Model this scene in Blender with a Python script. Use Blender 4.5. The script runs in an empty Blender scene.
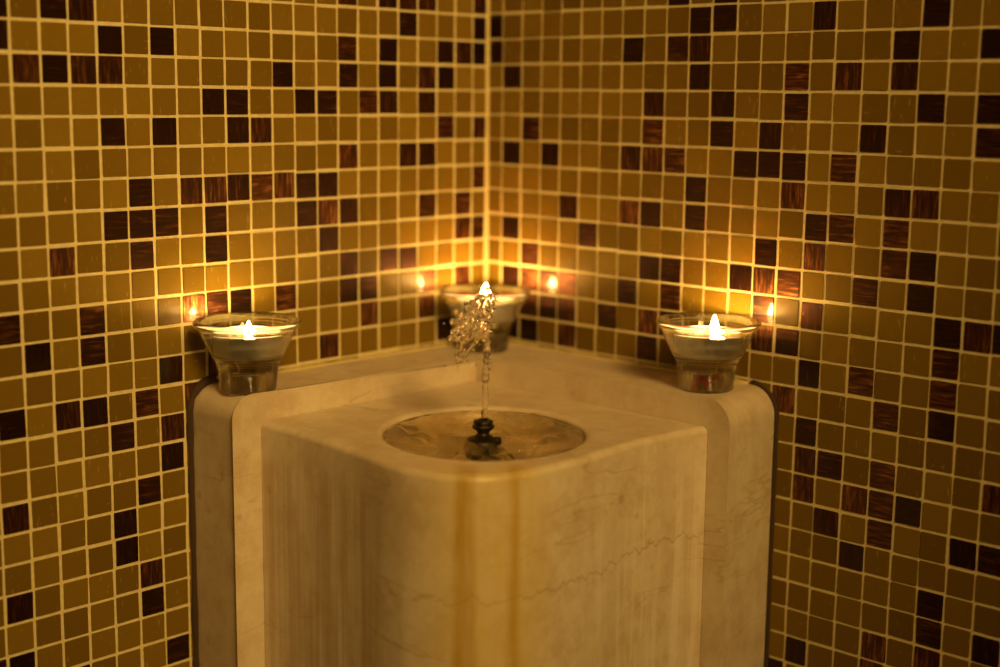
import bpy, bmesh, math, random
from mathutils import Vector, Matrix

# ------------------------------------------------------------------ units
# Everything is laid out in mosaic pitches (one tile + one joint = 1 unit).
# The room corner is at x = y = 0, left wall on x = 0, right wall on y = 0.
U = 0.0165            # metres per mosaic pitch
ZF = 56.0             # floor lies 56 pitches below the z = 0 grout line
def W(x, y, z):
    return Vector((x * U, y * U, (z + ZF) * U))

scene = bpy.context.scene
COL = scene.collection

# ------------------------------------------------------------------ camera
CAM = (41.3616, -42.5812, -2.1683)
FOCAL_PX = 1448.42
R_RIGHT, R_DOWN, R_FWD = (0.723056, 0.690707, 0.010676), (0.120285, -0.11067, -0.986551), (-0.680237, 0.714616, -0.163102)

cam_data = bpy.data.cameras.new('camera')
cam = bpy.data.objects.new('camera', cam_data)
COL.objects.link(cam)
rot = Matrix((R_RIGHT, [-v for v in R_DOWN], [-v for v in R_FWD])).transposed().to_4x4()
rot.translation = W(*CAM)
cam.matrix_world = rot
cam_data.sensor_width = 36.0
cam_data.lens = FOCAL_PX * 36.0 / 1000.0
cam_data.clip_start = 0.01
cam_data.dof.use_dof = True
cam_data.dof.focus_distance = 48.3 * U
cam_data.dof.aperture_fstop = FOCAL_PX * 36.0 / 1000.0 / (1.0 * U * 1000.0)
scene.camera = cam

# ------------------------------------------------------------------ world, room lamp, exposure
world = bpy.data.worlds.new('dim_warm_room')
scene.world = world
world.use_nodes = True
bg = world.node_tree.nodes['Background']
bg.inputs[0].default_value = (1.0, 0.50, 0.09, 1)
bg.inputs[1].default_value = 0.034

lamp_data = bpy.data.lights.new('spa_room_spot', 'SPOT')
lamp_data.shadow_soft_size = 0.28
lamp_data.energy = 158.0
lamp_data.color = (1.0, 0.61, 0.17)
lamp_data.spot_size = math.radians(36)
lamp_data.spot_blend = 1.0
lamp = bpy.data.objects.new('spa_room_spot', lamp_data)
COL.objects.link(lamp)
lamp.location = W(98, -55, 52)
lamp.rotation_euler = (W(2, -11, -5) - lamp.location).to_track_quat('-Z', 'Y').to_euler()

scene.view_settings.view_transform = 'Standard'
scene.view_settings.look = 'None'
scene.view_settings.gamma = 1.0
scene.view_settings.use_curve_mapping = False
scene.view_settings.exposure = 0.0
cy = scene.cycles
cy.max_bounces = 14
cy.transmission_bounces = 12
cy.glossy_bounces = 5
cy.diffuse_bounces = 4
cy.caustics_reflective = True
cy.caustics_refractive = True
cy.sample_clamp_indirect = 10.0
cy.use_denoising = True

FLAME_STRENGTH = 520.0
FLAME_COLOR = (1.0, 0.60, 0.17)

random.seed(7)

# ------------------------------------------------------------------ data read from the place
DARK_LEFT = [[1, -1], [1, 0], [1, 1], [1, 4], [1, 6], [1, 8], [2, 1], [2, 7], [2, 8], [2, 10], [3, 1], [3, 2], [3, 4], [3, 12], [4, -1], [4, 2], [4, 3], [4, 5], [4, 7], [4, 10], [4, 11], [5, -1], [5, 0], [5, 5], [5, 9], [6, -1], [6, 1], [6, 2], [6, 3], [6, 9], [7, 3], [7, 10], [7, 11], [8, -1], [8, 1], [8, 2], [8, 5], [8, 7], [8, 9], [8, 10], [9, 3], [9, 6], [9, 7], [9, 8], [9, 12], [10, 3], [10, 6], [10, 7], [11, 2], [11, 6], [11, 10], [12, 4], [12, 6], [13, 3], [13, 4], [13, 6], [13, 10], [14, 3], [14, 6], [14, 7], [14, 8], [14, 10], [14, 12], [15, 6], [15, 10], [15, 13], [15, 16], [15, 23], [16, 1], [16, 4], [16, 7], [16, 12], [16, 14], [16, 15], [16, 22], [17, 6], [17, 7], [17, 8], [17, 13], [17, 16], [17, 19], [17, 20], [18, 1], [18, 2], [18, 4], [18, 7], [18, 14], [18, 17], [18, 18], [19, 0], [19, 2], [19, 10], [19, 11], [19, 13], [20, 0], [20, 2], [20, 8], [20, 13], [20, 22], [21, 2], [21, 11], [22, 0], [22, 1], [22, 10], [22, 13], [22, 16], [22, 19], [22, 21], [23, 21]]
DARK_RIGHT = [[1, 0], [1, 1], [2, 2], [2, 5], [2, 8], [2, 10], [2, 12], [3, 4], [3, 9], [3, 10], [3, 11], [3, 12], [4, 5], [4, 10], [4, 11], [4, 13], [5, 7], [5, 10], [5, 11], [5, 12], [5, 13], [6, 8], [7, 11], [8, 1], [8, 5], [8, 7], [8, 10], [9, 3], [9, 4], [9, 5], [9, 7], [9, 9], [9, 11], [9, 12], [9, 13], [10, -1], [10, 1], [10, 5], [10, 9], [10, 10], [10, 11], [11, 0], [11, 1], [11, 2], [11, 6], [11, 7], [12, -1], [12, 0], [12, 3], [12, 4], [13, 5], [13, 9], [13, 13], [14, 4], [14, 5], [14, 8], [14, 9], [14, 10], [14, 11], [15, 2], [15, 3], [15, 5], [15, 6], [15, 9], [15, 11], [15, 13], [15, 23], [16, 0], [16, 7], [16, 8], [16, 10], [16, 12], [16, 14], [16, 15], [16, 16], [16, 22], [17, 2], [17, 5], [17, 7], [17, 15], [17, 17], [18, 4], [18, 9], [18, 12], [18, 16], [18, 18], [19, 1], [19, 2], [19, 6], [19, 7], [19, 8], [19, 13], [19, 15], [19, 16], [19, 17], [19, 21], [19, 22], [20, 0], [20, 3], [20, 6], [20, 8], [20, 9], [20, 16], [21, 10], [21, 11], [21, 12], [21, 13], [21, 19], [21, 20], [21, 21], [22, 1], [22, 3], [22, 4], [22, 10], [22, 17], [23, 10], [23, 15], [23, 17], [23, 20]]
ROW_SHIFT = [[-0.091, -0.07, -0.041, -0.001, 0.013, 0.008, 0.003, -0.023, -0.025, 0.006, -0.006, -0.016, -0.033, -0.025, -0.018, -0.027, -0.023, 0.001, 0.017, 0.031, 0.026], [0.002, 0.01, 0.02, 0.035, 0.035, 0.032, 0.027, 0.027, 0.015, 0.024, 0.005, -0.009, -0.022, -0.032, -0.038, -0.039, -0.045, -0.037, -0.012, 0.01, 0.02]]
COL_SHIFT = [[0.101, 0.101, 0.101, 0.101, 0.07, 0.039, 0.008, 0.013, 0.019, -0.001, -0.02, -0.026, -0.032, -0.048, -0.048, -0.026, -0.039, -0.018, 0.004, 0.005, 0.016, 0.021, 0.021], [-0.118, -0.118, -0.079, -0.04, -0.03, -0.02, -0.019, -0.014, 0.0, 0.021, 0.029, 0.011, 0.069, 0.093, 0.056, 0.062, -0.035, 0.002, 0.008, -0.004, -0.009, -0.022, -0.034]]


# ------------------------------------------------------------------ helpers
def link_mesh(name, verts, faces, mats, parent=None, smooth=True, mat_idx=None):
    me = bpy.data.meshes.new(name)
    me.from_pydata([tuple(v) for v in verts], [], faces)
    me.update()
    for m in (mats if isinstance(mats, (list, tuple)) else [mats]):
        me.materials.append(m)
    if mat_idx:
        me.polygons.foreach_set('material_index', mat_idx)
    me.polygons.foreach_set('use_smooth', [smooth] * len(me.polygons))
    o = bpy.data.objects.new(name, me)
    COL.objects.link(o)
    if parent:
        o.parent = parent
        o.matrix_parent_inverse = Matrix.Translation(-parent.location)
    return o

def from_bm(name, bm, mats, parent=None, smooth=True):
    me = bpy.data.meshes.new(name)
    bmesh.ops.recalc_face_normals(bm, faces=bm.faces)
    bm.to_mesh(me)
    bm.free()
    for m in (mats if isinstance(mats, (list, tuple)) else [mats]):
        me.materials.append(m)
    me.polygons.foreach_set('use_smooth', [smooth] * len(me.polygons))
    o = bpy.data.objects.new(name, me)
    COL.objects.link(o)
    if parent:
        o.parent = parent
        o.matrix_parent_inverse = Matrix.Translation(-parent.location)
    return o

def thing(name, label, cat, loc, group=None):
    o = bpy.data.objects.new(name, None)
    COL.objects.link(o)
    o.location = loc
    o.empty_display_size = 0.02
    tag(o, label, cat, group)
    return o

def tag(o, label, cat, group=None, kind=None):
    o['label'] = label
    o['category'] = cat
    if group:
        o['group'] = group
    if kind:
        o['kind'] = kind
    return o

def structure(o):
    o['kind'] = 'structure'
    return o

def lathe(name, profile, mat, parent=None, seg=64, origin=(0, 0, 0), closed=False):
    """profile: list of (r, z) in pitches about a vertical axis at origin (pitches)."""
    bm = bmesh.new()
    rings = []
    for r, z in profile:
        if r < 1e-6:
            rings.append([bm.verts.new(W(origin[0], origin[1], origin[2] + z))])
        else:
            rings.append([bm.verts.new(W(origin[0] + r * math.cos(2 * math.pi * k / seg),
                                         origin[1] + r * math.sin(2 * math.pi * k / seg),
                                         origin[2] + z)) for k in range(seg)])
    pairs = list(zip(rings[:-1], rings[1:]))
    if closed:
        pairs.append((rings[-1], rings[0]))
    for a, b in pairs:
        for k in range(seg):
            k2 = (k + 1) % seg
            if len(a) == 1 and len(b) == 1:
                continue
            if len(a) == 1:
                bm.faces.new((a[0], b[k], b[k2]))
            elif len(b) == 1:
                bm.faces.new((a[k], a[k2], b[0]))
            else:
                bm.faces.new((a[k], a[k2], b[k2], b[k]))
    return from_bm(name, bm, mat, parent)

def arc(cx, cz, r, a0, a1, n):
    return [(cx + r * math.cos(math.radians(a0 + (a1 - a0) * i / n)),
             cz + r * math.sin(math.radians(a0 + (a1 - a0) * i / n))) for i in range(n + 1)]

def smooth_curve(pts, n):
    """Catmull-Rom through 2-D points."""
    out = []
    P = [pts[0]] + list(pts) + [pts[-1]]
    for i in range(1, len(P) - 2):
        p0, p1, p2, p3 = P[i - 1], P[i], P[i + 1], P[i + 2]
        for k in range(n):
            t = k / n
            out.append(tuple(0.5 * (2 * p1[j] + (p2[j] - p0[j]) * t + (2 * p0[j] - 5 * p1[j] + 4 * p2[j] - p3[j]) * t * t
                                    + (3 * p1[j] - p0[j] - 3 * p2[j] + p3[j]) * t ** 3) for j in range(len(p1))))
    out.append(tuple(pts[-1]))
    return out

# ------------------------------------------------------------------ materials
class Mat:
    def __init__(self, name):
        self.m = bpy.data.materials.new(name)
        self.m.use_nodes = True
        self.t = self.m.node_tree
        self.b = self.t.nodes['Principled BSDF']
        self.out = self.t.nodes['Material Output']
    def n(self, kind, **kw):
        nd = self.t.nodes.new(kind)
        for k, v in kw.items():
            setattr(nd, k, v)
        return nd
    def l(self, a, b):
        self.t.links.new(a, b)
    def set(self, **kw):
        for k, v in kw.items():
            self.b.inputs[k.replace('_', ' ')].default_value = v
        return self
    def coords(self, scale=(1, 1, 1)):
        tc = self.n('ShaderNodeTexCoord')
        mp = self.n('ShaderNodeMapping')
        mp.inputs['Scale'].default_value = scale
        self.l(tc.outputs['Object'], mp.inputs['Vector'])
        return mp.outputs['Vector']
    def noise(self, vec, scale, detail=3.0, rough=0.5):
        nz = self.n('ShaderNodeTexNoise')
        nz.inputs['Scale'].default_value = scale
        nz.inputs['Detail'].default_value = detail
        nz.inputs['Roughness'].default_value = rough
        if vec is not None:
            self.l(vec, nz.inputs['Vector'])
        return nz.outputs['Fac']
    def ramp(self, fac, stops):
        r = self.n('ShaderNodeValToRGB')
        e = r.color_ramp.elements
        while len(e) < len(stops):
            e.new(0.5)
        for el, (pos, c) in zip(e, stops):
            el.position = pos
            el.color = (c[0], c[1], c[2], 1) if isinstance(c, (tuple, list)) else (c, c, c, 1)
        self.l(fac, r.inputs['Fac'])
        return r.outputs['Color']
    def math(self, op, a, b=None, clamp=False):
        m = self.n('ShaderNodeMath', operation=op)
        m.use_clamp = clamp
        for i, v in enumerate((a, b)):
            if v is None:
                continue
            if isinstance(v, (int, float)):
                m.inputs[i].default_value = v
            else:
                self.l(v, m.inputs[i])
        return m.outputs[0]
    def mix(self, fac, a, b, mode='MIX'):
        m = self.n('ShaderNodeMix', data_type='RGBA', blend_type=mode)
        for sock, v in ((m.inputs[0], fac), (m.inputs[6], a), (m.inputs[7], b)):
            if isinstance(v, (int, float)):
                sock.default_value = v
            elif isinstance(v, (tuple, list)):
                sock.default_value = (v[0], v[1], v[2], 1)
            else:
                self.l(v, sock)
        return m.outputs[2]
    def bump(self, h, strength, dist):
        b = self.n('ShaderNodeBump')
        b.inputs['Strength'].default_value = strength
        b.inputs['Distance'].default_value = dist
        self.l(h, b.inputs['Height'])
        self.l(b.outputs['Normal'], self.b.inputs['Normal'])

def tile_rand(M):
    a = M.n('ShaderNodeAttribute')
    a.attribute_name = 'tile_rand'
    return a

def mat_gold_tile():
    M = Mat('mustard_glass_tile')
    a = tile_rand(M)
    sep = M.n('ShaderNodeSeparateColor')
    M.l(a.outputs['Color'], sep.inputs[0])
    r, g, bl = sep.outputs[0], sep.outputs[1], sep.outputs[2]
    base = M.ramp(r, [(0.0, (0.130, 0.074, 0.006)), (0.5, (0.180, 0.105, 0.009)), (1.0, (0.225, 0.136, 0.013))])
    v1 = M.coords((1, 1, 1))
    mott = M.noise(v1, 160, 4, 0.6)
    base = M.mix(M.math('MULTIPLY', mott, 0.35), base, (0.13, 0.072, 0.006))
    # short pale scratches pressed into the glass
    vs = M.coords((900, 900, 180))
    sc = M.ramp(M.noise(vs, 1.0, 1, 0.4), [(0.70, 0.0), (0.78, 1.0)])
    vs2 = M.coords((150, 150, 900))
    sc2 = M.ramp(M.noise(vs2, 1.0, 1, 0.4), [(0.72, 0.0), (0.79, 1.0)])
    pick = M.ramp(g, [(0.55, 0.0), (0.6, 1.0)])
    scr = M.mix(pick, sc, sc2)
    base = M.mix(M.math('MULTIPLY', scr, 0.30), base, (0.55, 0.40, 0.12))
    M.l(base, M.b.inputs['Base Color'])
    M.set(Roughness=0.33, IOR=1.5)
    M.b.inputs['Specular IOR Level'].default_value = 0.10
    M.bump(M.noise(v1, 420, 3, 0.6), 0.12, 0.0006)
    return M.m

def mat_dark_tile():
    M = Mat('brown_aventurine_tile')
    a = tile_rand(M)
    sep = M.n('ShaderNodeSeparateColor')
    M.l(a.outputs['Color'], sep.inputs[0])
    r, g, bl = sep.outputs[0], sep.outputs[1], sep.outputs[2]
    off = M.n('ShaderNodeVectorMath', operation='SCALE')
    M.l(a.outputs['Color'], off.inputs[0])
    off.inputs['Scale'].default_value = 37.0
    def streak(scale):
        v = M.coords(scale)
        ad = M.n('ShaderNodeVectorMath', operation='ADD')
        M.l(v, ad.inputs[0])
        M.l(off.outputs[0], ad.inputs[1])
        return M.noise(ad.outputs[0], 1.0, 5, 0.65)
    sv = streak((620, 620, 70))      # streaks that run upright
    sh = streak((70, 70, 620))       # streaks that run across
    pick = M.ramp(g, [(0.49, 0.0), (0.51, 1.0)])
    st = M.mix(pick, sv, sh)
    c1 = M.ramp(st, [(0.34, (0.030, 0.008, 0.003)), (0.52, (0.14, 0.045, 0.014)), (0.72, (0.58, 0.25, 0.08))])
    c2 = M.ramp(st, [(0.35, (0.018, 0.006, 0.003)), (0.58, (0.06, 0.02, 0.008)), (0.82, (0.28, 0.11, 0.04))])
    c = M.mix(M.ramp(r, [(0.40, 0.0), (0.85, 0.9)]), c2, c1)
    M.l(c, M.b.inputs['Base Color'])
    # copper flakes under glass: a metallic share that follows the streaks, under a clear coat
    met = M.ramp(st, [(0.35, 0.75), (0.6, 1.0)])
    M.l(met, M.b.inputs['Metallic'])
    M.set(Roughness=0.44)
    M.b.inputs['Coat Weight'].default_value = 0.35
    M.b.inputs['Coat Roughness'].default_value = 0.08
    M.bump(M.noise(M.coords((1, 1, 1)), 260, 3, 0.6), 0.22, 0.0008)
    return M.m

def mat_grout():
    M = Mat('ochre_grout')
    f = M.noise(M.coords(), 300, 4, 0.65)
    f2 = M.noise(M.coords(), 9, 3, 0.5)
    c = M.ramp(f, [(0.3, (0.58, 0.48, 0.23)), (0.7, (0.80, 0.68, 0.36))])
    c = M.mix(M.math('MULTIPLY', f2, 0.4), c, (0.62, 0.47, 0.19))
    M.l(c, M.b.inputs['Base Color'])
    M.set(Roughness=0.85)
    M.bump(f, 0.4, 0.0005)
    return M.m

def stone_base(M):
    v = M.coords()
    big = M.noise(v, 14, 4, 0.55)
    fine = M.noise(v, 130, 5, 0.65)
    c = M.ramp(big, [(0.30, (0.56, 0.45, 0.30)), (0.52, (0.63, 0.52, 0.365)), (0.72, (0.54, 0.41, 0.285))])
    c = M.mix(M.math('MULTIPLY', M.ramp(fine, [(0.42, 0.0), (0.62, 1.0)]), 0.40), c, (0.70, 0.62, 0.47))
    mid = M.noise(v, 48, 5, 0.7)
    c = M.mix(M.math('MULTIPLY', M.ramp(mid, [(0.47, 0.0), (0.66, 1.0)]), 0.55), c, (0.46, 0.315, 0.17))
    # upright water marks, faintly pink
    up = M.noise(M.coords((85, 85, 5)), 1.0, 3, 0.5)
    c = M.mix(M.math('MULTIPLY', M.ramp(up, [(0.42, 0.0), (0.70, 1.0)]), 0.28), c, (0.52, 0.38, 0.26))
    # thin wavering seams that run roughly level
    sv = M.coords((7, 7, 40))
    sn = M.noise(sv, 1.0, 6, 0.45)
    seam = M.ramp(M.math('ABSOLUTE', M.math('SUBTRACT', sn, 0.5)), [(0.0, 1.0), (0.003, 0.7), (0.009, 0.0)])
    brk = M.ramp(M.noise(v, 11, 3, 0.5), [(0.47, 0.0), (0.60, 1.0)])
    c = M.mix(M.math('MULTIPLY', M.math('MULTIPLY', seam, brk), 0.5), c, (0.36, 0.23, 0.09))
    # small rusty pores and fossils
    vp = M.n('ShaderNodeTexVoronoi', feature='F1')
    vp.inputs['Scale'].default_value = 55
    M.l(v, vp.inputs['Vector'])
    spot = M.ramp(vp.outputs['Distance'], [(0.10, 1.0), (0.19, 0.0)])
    rare = M.ramp(M.noise(v, 30, 1, 0.5), [(0.54, 0.0), (0.60, 1.0)])
    c = M.mix(M.math('MULTIPLY', M.math('MULTIPLY', spot, rare), 0.55), c, (0.38, 0.24, 0.12))
    return c, v, fine

def mat_marble():
    M = Mat('cream_marble')
    c, v, fine = stone_base(M)
    M.l(c, M.b.inputs['Base Color'])
    M.set(Roughness=0.42)
    M.b.inputs['Specular IOR Level'].default_value = 0.35
    M.bump(fine, 0.15, 0.0006)
    return M.m

def mat_marble_stained():
    M = Mat('water_stained_marble')
    c, v, fine = stone_base(M)
    tc = M.n('ShaderNodeTexCoord')
    sp = M.n('ShaderNodeSeparateXYZ')
    M.l(tc.outputs['Object'], sp.inputs[0])
    X, Y, Z = sp.outputs
    # s runs along the front from left to right, in pitches from the bowl axis
    ang = math.radians(STAIN_AZIMUTH)
    s = M.math('MULTIPLY', M.math('ADD', M.math('MULTIPLY', X, math.cos(ang)), M.math('MULTIPLY', Y, math.sin(ang))), 1.0 / U)
    dep = M.math('MULTIPLY', M.math('ADD', M.math('MULTIPLY', X, math.sin(ang)), M.math('MULTIPLY', Y, -math.cos(ang))), 1.0 / U)
    wob = M.noise(M.coords((30, 30, 18)), 1.0, 3, 0.5)
    s = M.math('ADD', s, M.math('MULTIPLY', M.math('SUBTRACT', wob, 0.5), 0.35))
    front = M.ramp(M.math('MULTIPLY', M.math('SUBTRACT', dep, FRONT_DEP - 0.35), 2.0, clamp=True), [(0.0, 0.0), (1.0, 1.0)])
    # pale lime runs on the flanks
    lime = M.ramp(M.noise(M.coords((420, 420, 9)), 1.0, 2, 0.5), [(0.56, 0.0), (0.70, 0.7)])
    lime2 = M.ramp(M.noise(M.coords((120, 120, 8)), 1.0, 2, 0.5), [(0.52, 0.0), (0.60, 1.0)])
    lime = M.math('MAXIMUM', lime, lime2)
    flank = M.ramp(M.math('ABSOLUTE', s), [(0.0, 0.0), (1.0, 1.0)])
    fl = M.math('MULTIPLY', M.math('SUBTRACT', M.math('ABSOLUTE', s), 2.6), 0.5, clamp=True)
    below = M.math('MULTIPLY', M.math('SUBTRACT', (ZF - 13.7) * U, Z), 60.0, clamp=True)
    c = M.mix(M.math('MULTIPLY', M.math('MULTIPLY', M.math('MULTIPLY', lime, fl), below), 0.40), c, (0.78, 0.70, 0.58))
    def band(s0, w, soft):
        d = M.math('ABSOLUTE', M.math('SUBTRACT', s, s0))
        return M.math('SUBTRACT', 1.0, M.math('MULTIPLY', M.math('SUBTRACT', d, w), 1.0 / soft, clamp=True), clamp=True)
    grain = M.ramp(M.noise(M.coords((200, 200, 22)), 1.0, 4, 0.6), [(0.30, 0.45), (0.65, 1.0)])
    def stain(s0, w, soft, amt):
        return M.math('MULTIPLY', M.math('MULTIPLY', M.math('MULTIPLY', band(s0, w, soft), grain), front), amt)
    c = M.mix(stain((STAIN_A + STAIN_B) / 2, 0.9, 1.7, 0.65), c, (0.56, 0.40, 0.07))
    # upright brown runs down the flank on the left
    lf = M.math('MULTIPLY', M.math('SUBTRACT', _s0 - 2.3, s), 0.7, clamp=True)
    runs = M.ramp(M.noise(M.coords((170, 170, 5)), 1.0, 3, 0.5), [(0.40, 0.0), (0.58, 1.0)])
    c = M.mix(M.math('MULTIPLY', M.math('MULTIPLY', M.math('MULTIPLY', runs, lf), below), 0.50), c, (0.40, 0.26, 0.135))
    # one long wavering seam across the front
    seam_w = M.noise(M.coords((95, 95, 0.001)), 1.0, 5, 0.6)
    seam_z = M.math('ADD', M.math('MULTIPLY', M.math('ADD', M.math('MULTIPLY', M.math('SUBTRACT', s, _s0), SEAM_SLOPE), SEAM_Z + ZF), U),
                    M.math('MULTIPLY', M.math('SUBTRACT', seam_w, 0.5), 1.4 * U))
    sd = M.math('MULTIPLY', M.math('ABSOLUTE', M.math('SUBTRACT', Z, seam_z)), 1.0 / U)
    sl = M.math('MULTIPLY', M.math('MULTIPLY', M.math('SUBTRACT', 1.0, M.math('MULTIPLY', sd, 1 / 0.055), clamp=True), M.ramp(wob, [(0.35, 0.35), (0.6, 1.0)])), 0.65)
    sl = M.math('MULTIPLY', sl, M.math('SUBTRACT', 1.0, lf))
    c = M.mix(sl, c, (0.34, 0.215, 0.06))
    c = M.mix(stain(STAIN_A, 0.20, 0.25, 0.9), c, (0.40, 0.235, 0.018))
    c = M.mix(stain(STAIN_B, 0.05, 0.22, 0.75), c, (0.42, 0.25, 0.020))
    # ochre film left by the water inside the bowl
    e1 = M.math('MULTIPLY', M.math('SUBTRACT', X, BOWL[0] * U), 1.0 / U)
    e2 = M.math('MULTIPLY', M.math('SUBTRACT', Y, BOWL[1] * U), 1.0 / U)
    p = M.math('MULTIPLY', M.math('ADD', M.math('MULTIPLY', e1, _ca), M.math('MULTIPLY', e2, _sa)), 1.0 / BOWL_A)
    q = M.math('MULTIPLY', M.math('SUBTRACT', M.math('MULTIPLY', e1, _sa), M.math('MULTIPLY', e2, _ca)), 1.0 / BOWL_B)
    rad = M.math('SQRT', M.math('ADD', M.math('MULTIPLY', p, p), M.math('MULTIPLY', q, q)))
    inside = M.math('MULTIPLY', M.math('SUBTRACT', 1.03, rad), 12.0, clamp=True)
    below_rim = M.math('MULTIPLY', M.math('SUBTRACT', Z, (ZF - 15.5) * U), 200.0, clamp=True)
    blot = M.ramp(M.noise(M.coords((1, 1, 1)), 90, 4, 0.6), [(0.35, 0.45), (0.65, 0.95)])
    c = M.mix(M.math('MULTIPLY', M.math('MULTIPLY', inside, below_rim), blot), c, (0.40, 0.26, 0.055))
    M.l(c, M.b.inputs['Base Color'])
    M.set(Roughness=0.38)
    M.b.inputs['Specular IOR Level'].default_value = 0.4
    M.bump(fine, 0.15, 0.0006)
    return M.m

def mat_simple(name, color, rough=0.5, metal=0.0, bump=0.0, bscale=200):
    M = Mat(name)
    f = M.noise(M.coords(), bscale, 4, 0.6)
    c = M.mix(f, tuple(v * 0.8 for v in color), tuple(min(1, v * 1.15) for v in color))
    M.l(c, M.b.inputs['Base Color'])
    M.set(Roughness=rough, Metallic=metal)
    if bump:
        M.bump(f, bump, 0.001)
    return M.m

def mat_glass(name, ior, tint=(1, 1, 1), rough=0.0, clear=0.0, bump=0.0, bscale=100):
    """Clear refracting body; `clear` is the share of light that passes straight through."""
    M = Mat(name)
    M.b.inputs['Base Color'].default_value = (*tint, 1)
    M.b.inputs['Transmission Weight'].default_value = 1.0
    M.set(Roughness=rough, IOR=ior)
    if bump:
        M.bump(M.noise(M.coords(), bscale, 3, 0.5), bump, 0.002)
    if clear:
        tr = M.n('ShaderNodeBsdfTransparent')
        tr.inputs[0].default_value = (*tint, 1)
        mx = M.n('ShaderNodeMixShader')
        mx.inputs[0].default_value = clear
        M.l(M.b.outputs[0], mx.inputs[1])
        M.l(tr.outputs[0], mx.inputs[2])
        M.l(mx.outputs[0], M.out.inputs['Surface'])
    return M.m

def mat_flame():
    M = Mat('candle_flame')
    M.b.inputs['Base Color'].default_value = (0, 0, 0, 1)
    M.b.inputs['Emission Color'].default_value = (*FLAME_COLOR, 1)
    M.b.inputs['Emission Strength'].default_value = FLAME_STRENGTH
    return M.m

def mat_wax(name, color):
    M = Mat(name)
    M.b.inputs['Base Color'].default_value = (*color, 1)
    M.b.inputs['Subsurface Weight'].default_value = 0.15
    M.b.inputs['Subsurface Radius'].default_value = (0.006, 0.003, 0.001)
    M.b.inputs['Subsurface Scale'].default_value = 1.0
    M.set(Roughness=0.3)
    M.b.inputs['Specular IOR Level'].default_value = 0.15
    return M.m

# bowl axis and the frame the front stains are measured in
BOWL = (9.15, -9.45)
BOWL_A, BOWL_B = 3.30, 3.72      # half width across the view, half depth along it
STAIN_AZIMUTH = 43.7
STAIN_A, STAIN_B = -0.62, 0.68   # replaced below in world terms
_ca, _sa = math.cos(math.radians(STAIN_AZIMUTH)), math.sin(math.radians(STAIN_AZIMUTH))
_s0 = 9.33 * _ca - 9.6 * _sa
FRONT_DEP = 17.6
SEAM_Z, SEAM_SLOPE = -16.9, 0.03
STAIN_A, STAIN_B = _s0 - 0.50, _s0 + 0.92

M_GOLD, M_DARK, M_GROUT = mat_gold_tile(), mat_dark_tile(), mat_grout()
M_MARBLE, M_BASIN = mat_marble(), mat_marble_stained()
M_SEAL = mat_simple('shaded_grimy_sealant', (0.045, 0.022, 0.009), 0.9, 0, 0.4, 120)
M_NOZZLE = mat_simple('blackened_brass', (0.035, 0.024, 0.014), 0.35, 0.7, 0.5, 500)
M_GLASS = mat_glass('clear_moulded_glass', 1.48, (0.99, 1.0, 0.98), 0.0, 0.25)
M_WATER = mat_glass('fountain_water', 1.33, (1.0, 1.0, 1.0), 0.10, 0.15)
M_POOL = mat_glass('rippled_water', 1.33, (0.97, 0.94, 0.84), 0.0, 0.20)
M_ALU = mat_simple('thin_aluminium', (0.95, 0.94, 0.90), 0.40, 0.30, 0.15, 400)
M_WAX_W = mat_wax('melted_white_wax', (0.90, 0.84, 0.66))
M_WAX_R = mat_wax('melted_red_wax', (0.42, 0.022, 0.016))
M_WICK = mat_simple('charred_wick', (0.02, 0.015, 0.01), 0.9)
M_FLAME = mat_flame()
M_FLOOR = mat_simple('stone_floor', (0.30, 0.22, 0.13), 0.5, 0, 0.2, 40)

# ------------------------------------------------------------------ mosaic walls
def shift(tab, k):
    return tab[min(max(k, 0), len(tab) - 1)]

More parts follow.
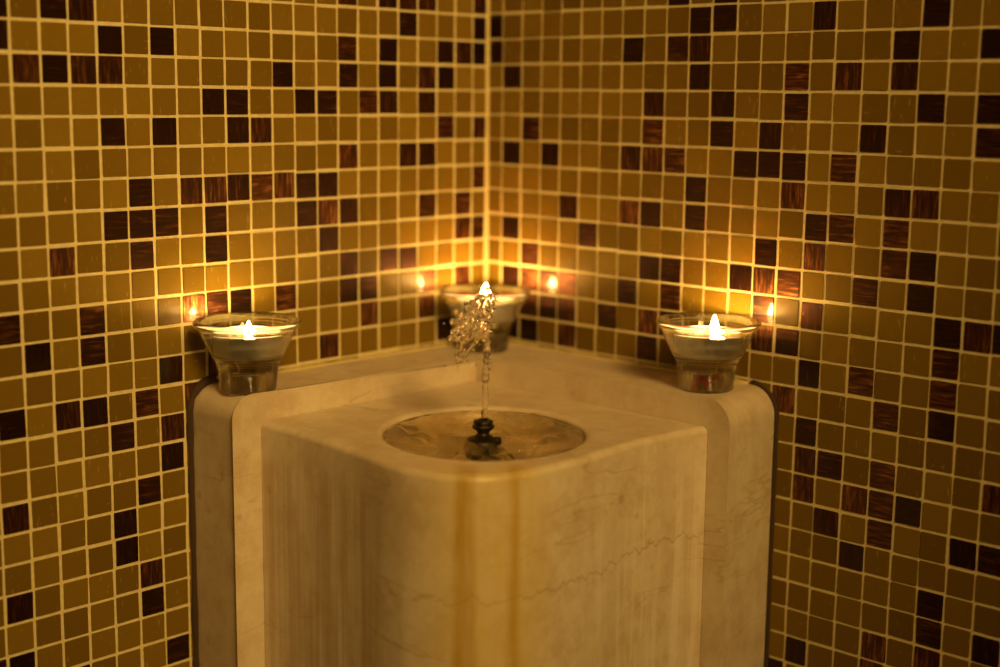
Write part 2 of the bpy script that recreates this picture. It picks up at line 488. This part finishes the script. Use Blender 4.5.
def mosaic_wall(side):
    s = 0 if side == 'left' else 1
    rnd = random.Random(11 + s)
    dark = set(map(tuple, DARK_LEFT if s == 0 else DARK_RIGHT))
    R0, R1, C1 = -34, 56, 48
    def zl(k):
        f = 1.0 if -3 <= k <= 24 else 0.0
        return -k + (shift(ROW_SHIFT[s], k) if f else 0.0)
    def cl(k):
        if k == 0:
            return 0.0
        return (0.9968 + 0.9847 * (k - 1) - shift(COL_SHIFT[0], k)) if s == 0 else (0.9777 + 0.997 * (k - 1) + shift(COL_SHIFT[1], k))
    def P(h, z, d):
        return W(d, -h, z) if s == 0 else W(h, -d, z)
    verts, faces, mi, col = [], [], [], []
    # grout bed with real thickness behind the tiles
    T = 2.0
    base = [P(-T, -56, 0), P(cl(C1) + .1, -56, 0), P(cl(C1) + .1, -R0 + .5, 0), P(-T, -R0 + .5, 0),
            P(-T, -56, -T), P(cl(C1) + .1, -56, -T), P(cl(C1) + .1, -R0 + .5, -T), P(-T, -R0 + .5, -T)]
    if s == 0:   # the two slabs meet without overlapping
        base[0], base[3], base[4], base[7] = P(0, -56, 0), P(0, -R0 + .5, 0), P(0, -56, -T), P(0, -R0 + .5, -T)
    else:
        base[0], base[3], base[4], base[7] = P(-T, -56, 0), P(-T, -R0 + .5, 0), P(-T, -56, -T), P(-T, -R0 + .5, -T)
    verts += base
    for f in ((0, 1, 2, 3), (7, 6, 5, 4), (0, 4, 5, 1), (1, 5, 6, 2), (2, 6, 7, 3), (3, 7, 4, 0)):
        faces.append(f); mi.append(0); col.append((0, 0, 0))
    for c in range(1, C1 + 1):
        for r in range(R0 + 1, R1 + 1):
            h0, h1, z0, z1 = cl(c - 1), cl(c), zl(r - 1), zl(r)
            g = 0.052
            jh, jz = rnd.gauss(0, 0.012), rnd.gauss(0, 0.012)
            h0 += g + jh + rnd.uniform(-.008, .008); h1 += -g + jh + rnd.uniform(-.008, .008)
            z0 += -g + jz + rnd.uniform(-.008, .008); z1 += g + jz + rnd.uniform(-.008, .008)
            if c == 1:
                h0 += 0.10
            if -2 <= r <= 24 and c <= 24:
                d = (c, r) in dark
            else:
                d = rnd.random() < 0.23
            th = 0.035
            ta, tb = rnd.gauss(0, 0.009), rnd.gauss(0, 0.009)
            tw = rnd.gauss(0, 0.010)
            if s == 0 and (c, r) == (15, 10):      # one dark tile is set askew and catches the left candle
                ta, th = -0.085, 0.06
            n = len(verts)
            b = 0.010
            cut = 0.025
            hc, zc = (h0 + h1) / 2, (z0 + z1) / 2
            # outline with slightly clipped corners: 8 points, at the bed, at the arris and on the face
            ring = [(h0 + cut, z1), (h1 - cut, z1), (h1, z1 + cut), (h1, z0 - cut), (h1 - cut, z0), (h0 + cut, z0), (h0, z0 - cut), (h0, z1 + cut)]
            for lvl, ins in ((-0.01, 0.0), (th - 0.012, 0.0), (th, b)):
                for (h, z) in ring:
                    hh = h + (hc - h) * ins * 2
                    zz = z + (zc - z) * ins * 2
                    hh += (zz - zc) * tw
                    dd = lvl + ((hh - hc) * ta + (zz - zc) * tb if lvl > 0 else 0)
                    verts.append(P(hh, zz, dd))
            cc = (rnd.random(), rnd.random(), rnd.random())
            m = 2 if d else 1
            for a in (0, 8):
                for k in range(8):
                    k2 = (k + 1) % 8
                    faces.append((n + a + k, n + a + k2, n + a + 8 + k2, n + a + 8 + k)); mi.append(m); col.append(cc)
            faces.append(tuple(n + 16 + k for k in range(8))); mi.append(m); col.append(cc)
    o = link_mesh('wall_' + side, verts, faces, [M_GROUT, M_GOLD, M_DARK], None, False, mi)
    me = o.data
    at = me.attributes.new('tile_rand', 'FLOAT_COLOR', 'FACE')
    buf = []
    for c in col:
        buf += [c[0], c[1], c[2], 1.0]
    at.data.foreach_set('color', buf)
    bm = bmesh.new(); bm.from_mesh(me)
    bmesh.ops.recalc_face_normals(bm, faces=bm.faces)
    bm.to_mesh(me); bm.free()
    return structure(o)

mosaic_wall('left')
mosaic_wall('right')

FS = 75
floor = link_mesh('floor', [W(-2, -FS, -56), W(FS, -FS, -56), W(FS, 2, -56), W(-2, 2, -56),
                            W(-2, -FS, -58), W(FS, -FS, -58), W(FS, 2, -58), W(-2, 2, -58)],
                  [(0, 1, 2, 3), (7, 6, 5, 4), (0, 4, 5, 1), (1, 5, 6, 2), (2, 6, 7, 3), (3, 7, 4, 0)], M_FLOOR, None, False)
structure(floor)

# ------------------------------------------------------------------ the fountain
ZT, ZD = -12.19, -13.05      # top of the raised surround, deck of the basin
TL, TR = 3.0, 3.6            # thickness of the surround along the left / right wall
GAP = 0.09
fountain = thing('corner_fountain', 'cream marble corner fountain with round bowl and rust-streaked front', 'fountain', W(*BOWL, -56))

def surround():
    bm = bmesh.new()
    def arm(L, T, other, skew, left, r, ri):
        prof = [(0.0, -55.99), (L, -55.99)] + [(L - r + r * math.cos(a), ZT - r + r * math.sin(a))
                for a in [math.radians(90 * i / 24) for i in range(25)]] + [(0.0, ZT)]
        n = len(prof)
        outer, inner = [], []
        for i, (s, z) in enumerate(prof):
            s_in, z_in = s, z
            if i in (0, n - 1):
                s_in = other
            elif i == 1:
                s_in = s + skew
            else:
                an = math.radians(90 * (i - 2) / 24)
                s_in, z_in = L + skew - ri + ri * math.cos(an), ZT - ri + ri * math.sin(an)
            s_out = GAP if i in (0, n - 1) else s
            if left:
                outer.append(bm.verts.new(W(GAP, -s_out, z))); inner.append(bm.verts.new(W(T, -s_in, z_in)))
            else:
                outer.append(bm.verts.new(W(s_out, -GAP, z))); inner.append(bm.verts.new(W(s_in, -T, z_in)))
        rim = []
        for i in range(n):
            j = (i + 1) % n
            if i == n - 1:
                continue                                   # mitre: open, shared with the other arm
            f = bm.faces.new((outer[i], outer[j], inner[j], inner[i]))
        bm.faces.new(outer); bm.faces.new(inner[::-1])
        for e in bm.edges:
            for k in range(1, n - 1):
                if {e.verts[0], e.verts[1]} == {inner[k], inner[k + 1]}:
                    rim.append(e)
        return rim
    rim = arm(14.56, TL, TR, 0.30, True, 0.90, 0.70)
    rim += arm(14.20, TR, TL, 0.42, False, 1.0, 0.80)
    bmesh.ops.remove_doubles(bm, verts=bm.verts, dist=1e-5)
    rim = [e for e in rim if e.is_valid]
    bmesh.ops.bevel(bm, geom=rim, offset=0.13 * U, segments=4, profile=0.5, affect='EDGES')
    for e in bm.edges:
        if len(e.link_faces) != 2 or e.calc_face_angle(0) > math.radians(32):
            e.smooth = False
    o = from_bm('surround', bm, M_MARBLE, fountain)
    return o
sur = surround()
wn = sur.modifiers.new('weighted_normals', 'WEIGHTED_NORMAL')
wn.keep_sharp = True

FRONT = [(3.02, -13.83), (5.3, -13.86), (8.0, -14.12), (10.0, -14.46), (11.2, -14.45), (12.35, -14.05), (13.2, -13.2),
         (13.6, -12.0), (13.70, -10.4), (13.63, -8.8), (13.50, -6.9), (13.63, -5.0), (13.88, -3.62)]
BACK = [(13.88, -3.62), (3.02, -3.62), (3.02, -13.83)]

def basin():
    cx, cyy = BOWL
    front = smooth_curve(FRONT, 14)
    path = front[:-1]
    for a, b in zip(BACK[:-1], BACK[1:]):
        for k in range(28):
            t = k / 28
            path.append((a[0] + (b[0] - a[0]) * t, a[1] + (b[1] - a[1]) * t))
    n = len(path)
    nf = len(front)
    # outward normals of the plan
    nor = []
    for i in range(n):
        p0, p1 = path[i - 1], path[(i + 1) % n]
        if i == 0:
            p0 = path[0]
        if i == nf - 1:
            p1 = p0
            p0 = path[i - 1]; p1 = path[i]
        tx, ty = p1[0] - p0[0], p1[1] - p0[1]
        l = math.hypot(tx, ty) or 1
        nor.append((ty / l, -tx / l))
    isf = [i < nf for i in range(n)]
    rings = []
    def ring_out(ins, z):
        out = []
        for i, (x, y) in enumerate(path):
            k = ins if isf[i] else 0.0
            nx, ny = nor[i]
            px, py = x - nx * k, y - ny * k
            if i == 0: px = 3.02
            if i == nf - 1: py = -3.62
            out.append((px, py, z))
        return out
    def ring_bowl(r, z):
        out = []
        for (x, y) in path:
            a = math.atan2(y - cyy, x - cx)
            u, v = math.cos(a) * _ca + math.sin(a) * _sa, math.cos(a) * _sa - math.sin(a) * _ca
            k = max(0.0, (1.0 / math.hypot(u / BOWL_A, v / BOWL_B)) * r)
            out.append((cx + k * math.cos(a), cyy + k * math.sin(a), z))
        return out
    rr = 0.24
    levels = [ring_out(0, -55.99), ring_out(0, -30), ring_out(0, -20), ring_out(0, -16), ring_out(0, ZD - 1.2)]
    for k in range(0, 9):
        a = math.radians(90 * k / 8)
        levels.append(ring_out(rr * (1 - math.cos(a)), ZD - rr * (1 - math.sin(a))))
    deck_in = ring_out(rr, ZD)
    LIP = 0.075                 # rolled lip, as a share of the bowl's size
    lip = ring_bowl(1 + LIP, ZD)
    for t in (0.25, 0.5, 0.75):
        levels.append([tuple(a[j] + (b[j] - a[j]) * t for j in range(3)) for a, b in zip(deck_in, lip)])
    levels.append(lip)
    for k in range(1, 8):      # softly rolled lip
        a = math.radians(90 * k / 7)
        levels.append(ring_bowl(1 + LIP - LIP * math.sin(a), ZD - 0.16 * (1 - math.cos(a))))
    for k in range(1, 10):     # dished bowl
        a = math.radians(90 * k / 9)
        levels.append(ring_bowl(math.cos(a * 0.985), ZD - 0.16 - 1.5 * math.sin(a)))
    verts, faces = [], []
    for lv in levels:
        verts += [W(*v) for v in lv]
    for a in range(len(levels) - 1):
        for i in range(n):
            j = (i + 1) % n
            faces.append((a * n + i, a * n + j, (a + 1) * n + j, (a + 1) * n + i))
    top = (len(levels) - 1) * n
    faces.append(tuple(top + i for i in range(n)))
    faces.append(tuple(reversed(range(n))))
    o = link_mesh('basin', verts, faces, M_BASIN, fountain)
    bm = bmesh.new(); bm.from_mesh(o.data)
    bmesh.ops.recalc_face_normals(bm, faces=bm.faces)
    for e in bm.edges:
        if len(e.link_faces) == 2 and e.calc_face_angle(0) > math.radians(38):
            e.smooth = False
    bm.to_mesh(o.data); bm.free()
    return o
basin()

def bead(pts, rad, name, mat, parent, seg=10, seed=0):
    """an uneven tube through points given in pitches"""
    rnd = random.Random(seed)
    bm = bmesh.new()
    prev = None
    N = len(pts)
    for i, p in enumerate(pts):
        p = Vector(p)
        d = (Vector(pts[min(i + 1, N - 1)]) - Vector(pts[max(i - 1, 0)])).normalized()
        up = Vector((0, 0, 1)) if abs(d.z) < 0.9 else Vector((1, -1, 0)).normalized()
        a = d.cross(up).normalized(); b = a.cross(d)
        r = (rad[i] if isinstance(rad, (list, tuple)) else rad * rnd.uniform(0.8, 1.2))
        ring = [bm.verts.new(W(*(p + (a * math.cos(2 * math.pi * k / seg) + b * math.sin(2 * math.pi * k / seg)) * r))) for k in range(seg)]
        if prev:
            for k in range(seg):
                bm.faces.new((prev[k], prev[(k + 1) % seg], ring[(k + 1) % seg], ring[k]))
        else:
            bm.faces.new(ring[::-1])
        prev = ring
    bm.faces.new(prev)
    return from_bm(name, bm, mat, parent)

# beads between stone and mosaic; gap shade and grime painted dark on the ends
z0 = ZT - 0.02
pT = [(0.11, -0.15 - 13.2 * k / 40, z0) for k in range(41)]
pU = [(0.15 + 12.9 * k / 40, -0.11, z0) for k in range(41)]
M_FILLET = mat_simple('ochre_grout_fillet', (0.55, 0.42, 0.17), 0.85, 0, 0.4, 300)
bead(pT, 0.11, 'grout_fillet', M_FILLET, fountain, seed=3)
bead(pU, 0.11, 'grout_fillet', M_FILLET, fountain, seed=4)
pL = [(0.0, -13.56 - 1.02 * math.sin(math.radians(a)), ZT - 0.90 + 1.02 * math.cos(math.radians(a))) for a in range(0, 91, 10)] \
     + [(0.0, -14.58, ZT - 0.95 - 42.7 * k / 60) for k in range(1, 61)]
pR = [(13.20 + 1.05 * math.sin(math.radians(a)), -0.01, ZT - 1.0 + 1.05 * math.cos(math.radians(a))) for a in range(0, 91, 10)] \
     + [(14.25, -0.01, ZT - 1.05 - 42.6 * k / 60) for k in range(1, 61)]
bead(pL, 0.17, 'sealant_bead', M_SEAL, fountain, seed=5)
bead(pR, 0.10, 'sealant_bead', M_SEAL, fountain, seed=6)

# nozzle: domed flange, waisted body, ringed cap with a jet hole
ZW = ZD - 0.11               # water level in the bowl
NX, NY = 9.75, -10.10
nozzle = lathe('nozzle', [(0, -1.45), (0.50, -1.45), (0.57, -0.06), (0.58, 0.02), (0.50, 0.09), (0.34, 0.13), (0.23, 0.20), (0.19, 0.26), (0.20, 0.30), (0.24, 0.34), (0.19, 0.39), (0.18, 0.52), (0, 0.52)],
               M_NOZZLE, fountain, 40, (NX, NY, ZW))
cap = lathe('nozzle_cap', [(0, 0.38), (0.24, 0.38), (0.34, 0.42), (0.365, 0.48), (0.34, 0.53), (0.28, 0.55), (0.31, 0.58), (0.32, 0.63), (0.29, 0.68), (0.21, 0.70), (0.15, 0.69), (0.12, 0.58), (0, 0.58)],
            M_NOZZLE, None, 40, (NX, NY, ZW))
cap.parent = nozzle
lug = lathe('flange_lug', [(0, -0.3), (0.18, -0.3), (0.20, 0.06), (0.15, 0.14), (0, 0.16)], M_NOZZLE, None, 20, (NX + 0.31, NY + 0.24, ZW))
lug.parent = nozzle

# ------------------------------------------------------------------ water standing in the bowl
def pool():
    rnd = random.Random(5)
    waves = [(rnd.uniform(0, 6.28), rnd.uniform(1.5, 9.0), rnd.uniform(0, 6.28), rnd.uniform(0.2, 1)) for _ in range(40)]
    drops = [(rnd.uniform(-0.9, 1.4), rnd.uniform(-1.6, 0.6), rnd.uniform(0.06, 0.16), rnd.uniform(0.03, 0.10)) for _ in range(60)]
    def h(x, y, share):
        r = math.hypot(x, y)
        v = 0.06 * math.cos(r * 6.0) * math.exp(-r * 0.30)
        for a, k, ph, am in waves:
            v += 0.016 * am * math.sin((x * math.cos(a) + y * math.sin(a)) * k + ph)
        for dx, dy, w, am in drops:      # splashes around the nozzle, mostly on the viewer's side
            gx, gy = 0.75 * (x - y) / 1.414, (x + y) / 1.414
            d2 = ((gx - 0.7 - dx) ** 2 + (gy + 0.1 - dy) ** 2) / (w * w)
            if d2 < 9:
                v += am * math.exp(-d2)
        return v * min(1.0, max(0.0, (0.992 - share) * 14))
    NR, NA = 96, 220
    BX, BY = BOWL
    def reach(k, a):
        """how far the ellipse of share k lies from the nozzle in direction a"""
        dx, dy = math.cos(a), math.sin(a)
        ox, oy = NX - BX, NY - BY
        u0, v0 = (ox * _ca + oy * _sa) / (k * BOWL_A), (ox * _sa - oy * _ca) / (k * BOWL_B)
        u1, v1 = (dx * _ca + dy * _sa) / (k * BOWL_A), (dx * _sa - dy * _ca) / (k * BOWL_B)
        qa, qb, qc = u1 * u1 + v1 * v1, u0 * u1 + v0 * v1, u0 * u0 + v0 * v0 - 1
        return (-qb + math.sqrt(qb * qb - qa * qc)) / qa
    KT, RH = 0.992, 0.615
    verts, faces = [], []
    for i in range(NR + 1):
        for j in range(NA):
            an = 2 * math.pi * j / NA
            d = RH + (reach(KT, an) - RH) * i / NR
            x, y = d * math.cos(an), d * math.sin(an)
            share = math.hypot(((NX + x - BX) * _ca + (NY + y - BY) * _sa) / BOWL_A, ((NX + x - BX) * _sa - (NY + y - BY) * _ca) / BOWL_B)
            verts.append(W(NX + x, NY + y, ZW + h(x, y, share)))
    def ring_faces(p, q):
        for k in range(NA):
            faces.append((p + k, q + k, q + (k + 1) % NA, p + (k + 1) % NA))
    for i in range(NR):
        ring_faces(i * NA, (i + 1) * NA)
    prev = NR * NA
    for t in range(1, 8):      # the underside follows the stone just clear of it
        an = math.radians(55 * t / 7)
        b = len(verts)
        for j in range(NA):
            aj = 2 * math.pi * j / NA
            d = reach(KT * math.cos(an) * 0.985, aj)
            verts.append(W(NX + d * math.cos(aj), NY + d * math.sin(aj), ZW + 0.03 - 1.40 * math.sin(an)))
        ring_faces(prev, b)
        prev = b
    b = len(verts)
    for j in range(NA):        # and closes around the nozzle
        aj = 2 * math.pi * j / NA
        verts.append(W(NX + RH * math.cos(aj), NY + RH * math.sin(aj), ZW + 0.03 - 1.40 * math.sin(math.radians(55))))
    ring_faces(prev, b)
    ring_faces(b, 0)
    o = link_mesh('bowl_water', verts, faces, M_POOL)
    bm = bmesh.new(); bm.from_mesh(o.data)
    bmesh.ops.recalc_face_normals(bm, faces=bm.faces)
    bm.to_mesh(o.data); bm.free()
    return tag(o, 'rippling water filling the round marble bowl', 'water', None, 'stuff')
pool()

# ------------------------------------------------------------------ the jet: a thin column that breaks up at its top
def jet():
    rnd = random.Random(21)
    bm = bmesh.new()
    right = Vector(R_RIGHT); right.z = 0; right.normalize()
    toward = Vector((right.y, -right.x, 0))
    base = Vector((NX, NY, ZW + 0.52))
    def ball(c, r, sub=2):
        m = Matrix.Translation(W(*c))
        bmesh.ops.create_icosphere(bm, subdivisions=sub, radius=r * U, matrix=m)
    def strand(pts, r0, r1):
        for p0, p1 in zip(pts[:-1], pts[1:]):
            L = (p1 - p0).length
            k = max(2, int(L / (0.4 * r0)))
            for i in range(k):
                ball(p0.lerp(p1, i / k), r0 * rnd.uniform(0.85, 1.2), 1)
    def at(px, py, dep=0.0):
        """a point in the upright plane through the jet that faces the viewer"""
        return base + right * (px + 0.10 * min(1.0, py / 2.5)) + Vector((0, 0, 1)) * (py - 0.07 * min(1.0, py / 2.0)) + toward * dep
    # column
    zt = 3.88
    k = 110
    for i in range(k):
        t = i / k
        w = 0.105 * (1 + 0.22 * math.sin(t * 31)) * rnd.uniform(0.85, 1.2)
        ball(at(0.02 * math.sin(t * 9), t * (zt - 0.2), 0), w, 1)
        if i % 9 == 4:
            ball(at(0.09 * rnd.choice((-1, 1)), t * (zt - 0.3), rnd.uniform(-.05, .05)), 0.05, 1)
    # the tumbling crown, leaning to the left
    spine = [(-0.03, 4.15), (-0.12, 3.95), (-0.40, 3.78), (-0.62, 3.62), (-0.80, 3.35), (-0.78, 3.0), (-0.45, 3.2), (-0.15, 3.45), (-0.2, 3.1)]
    for (sx, sz) in spine:
        for _ in range(60):
            ball(at(sx + rnd.gauss(0, 0.14), sz + rnd.gauss(0, 0.14), rnd.gauss(0, 0.15)), rnd.uniform(0.035, 0.115), 2)
    for pts in ([(-0.75, 3.1), (-0.9, 2.7), (-0.98, 2.35), (-0.92, 2.05)], [(-0.2, 3.0), (-0.45, 2.65), (-0.72, 2.25)], [(-0.80, 2.8), (-0.85, 2.4), (-0.80, 2.1)],
                [(-0.05, 3.3), (-0.02, 2.8), (0.1, 2.3), (0.12, 1.9)]):
        strand([at(a, b, rnd.uniform(-.1, .1)) for a, b in pts], 0.062, 0.04)
    for _ in range(24):
        ball(at(rnd.gauss(-0.75, 0.3), rnd.uniform(1.6, 3.6), rnd.gauss(0, .25)), rnd.uniform(0.025, 0.055), 2)
    o = from_bm('water_jet', bm, M_WATER)
    rm = o.modifiers.new('fuse', 'REMESH')
    rm.mode = 'VOXEL'
    rm.voxel_size = 0.020 * U
    rm.use_smooth_shade = True
    sm = o.modifiers.new('relax', 'SMOOTH')
    sm.factor = 0.5
    sm.iterations = 4
    return tag(o, 'thin upright water jet breaking into a splash above the bowl', 'water jet')
jet()

# ------------------------------------------------------------------ candle holders and the tealights in them
def holder(x, y, label, sc=1.0):
    z = ZT + 0.005
    t = thing('glass_candle_holder', label, 'candle holder', W(x, y, z), 'flared glass holders on the fountain rim')
    out = [(0.0, 0.72), (0.50, 0.72), (0.58, 0.68), (0.60, 0.60), (0.64, 0.06), (0.70, 0.0), (0.88, 0.0), (0.93, 0.04), (0.95, 0.12), (0.985, 0.5), (1.03, 0.80), (1.05, 0.92), (1.08, 1.00),
           (1.26, 1.32), (1.46, 1.72), (1.60, 2.04), (1.68, 2.16), (1.78, 2.22), (1.82, 2.30), (1.80, 2.40), (1.73, 2.44)]
    inn = [(1.66, 2.42), (1.58, 2.34), (1.50, 2.20), (1.40, 1.92), (1.28, 1.62), (1.21, 1.40), (1.16, 1.28), (1.05, 1.24), (0.80, 1.23), (0.0, 1.23)]
    o = lathe('bowl', [(r * sc, zz * sc) for r, zz in out + inn], M_GLASS, t, 96, (x, y, z))
    o.cycles.is_caustics_caster = True
    return t

def tealight(x, y, label, wax, wick_dx, flame_h, flame_z, recess, flame_w=0.15):
    z = ZT + 1.245
    t = thing('tealight', label, 'candle', W(x, y, z), 'lit tealights in the glass holders')
    cr, ch = 1.13, 0.78
    lathe('metal_cup', [(0, 0), (cr - 0.03, 0), (cr, 0.03), (cr, ch - 0.02), (cr + 0.025, ch), (cr, ch + 0.02), (cr - 0.02, ch), (cr - 0.03, ch - 0.04), (cr - 0.03, 0.05), (0, 0.05)],
          M_ALU, t, 72, (x, y, z))
    lathe('wax', [(0, 0.06), (cr - 0.05, 0.06), (cr - 0.05, ch - recess), (cr - 0.09, ch - recess - 0.025), (0.6, ch - recess - 0.04), (0, ch - recess - 0.04)], wax, t, 72, (x, y, z))
    r = Vector(R_RIGHT); r.z = 0; r.normalize()
    wx, wy = x + r.x * wick_dx, y + r.y * wick_dx
    bead([(wx, wy, z + ch - recess - 0.2), (wx, wy, z + ch - recess + 0.10), (wx + r.x * 0.02, wy + r.y * 0.02, z + ch - recess + 0.16), (wx + r.x * 0.05, wy + r.y * 0.05, z + ch - recess + 0.20)], 0.03, 'wick', M_WICK, t, 8)
    prof = []
    for k in range(15):
        u = k / 14
        prof.append((flame_w * (math.sin(math.pi * u ** 0.62) ** 0.85 if 0 < u < 1 else 0), u * flame_h))
    lathe('flame', prof, M_FLAME, t, 24, (wx, wy, z + flame_z))
    return t

holder(1.96, -13.55, 'clear flared glass candle holder at the left end of the fountain rim')
right_holder = holder(12.57, -1.94, 'clear flared glass candle holder at the right end, red glow in its base')
holder(1.95, -2.05, 'clear flared glass candle holder in the back corner behind the water jet')
tealight(1.96, -13.55, 'lit tealight with pale wax and low flame in the left holder', M_WAX_W, 0.05, 0.64, 0.52, 0.36, 0.14)
tealight(12.57, -1.94, 'lit tealight with red wax and tall flame in the right holder', M_WAX_R, 0.22, 0.78, 0.60, 0.34)
tealight(1.95, -2.05, 'lit tealight with red wax in the back corner holder behind the jet', M_WAX_R, 0.02, 0.80, 0.60, 0.34, 0.17)

def red_glow_curl(t, x, y):
    """made-up red curl under the glass, standing in for refracted red tealight wax"""
    rnd = random.Random(2)
    r = Vector(R_RIGHT); r.z = 0; r.normalize()
    f = Vector((r.y, -r.x, 0))
    pts = [(-0.42, 0.10), (-0.36, 0.34), (-0.22, 0.50), (-0.08, 0.40), (-0.02, 0.22), (0.08, 0.40), (0.22, 0.52), (0.40, 0.56)]
    P3 = []
    for a, h in smooth_curve(pts, 6):
        d = math.sqrt(max(0.01, 0.40 ** 2 - 0.6 * a * a)) if abs(a) < 0.5 else 0.1
        P3.append((x + r.x * a + f.x * d * 0.8, y + r.y * a + f.y * d * 0.8, ZT + 0.02 + h))
    return bead(P3, [0.055 * rnd.uniform(0.7, 1.5) for _ in P3], 'red_glow_curl', M_WAX_R, t, 8)

red_glow_curl(right_holder, 12.57, -1.94)
lamp_data.cycles.is_caustics_light = True
for o in scene.objects:
    if o.name.split('.')[0] in ('metal_cup', 'wax', 'surround', 'red_glow_curl'):
        o.cycles.is_caustics_receiver = True
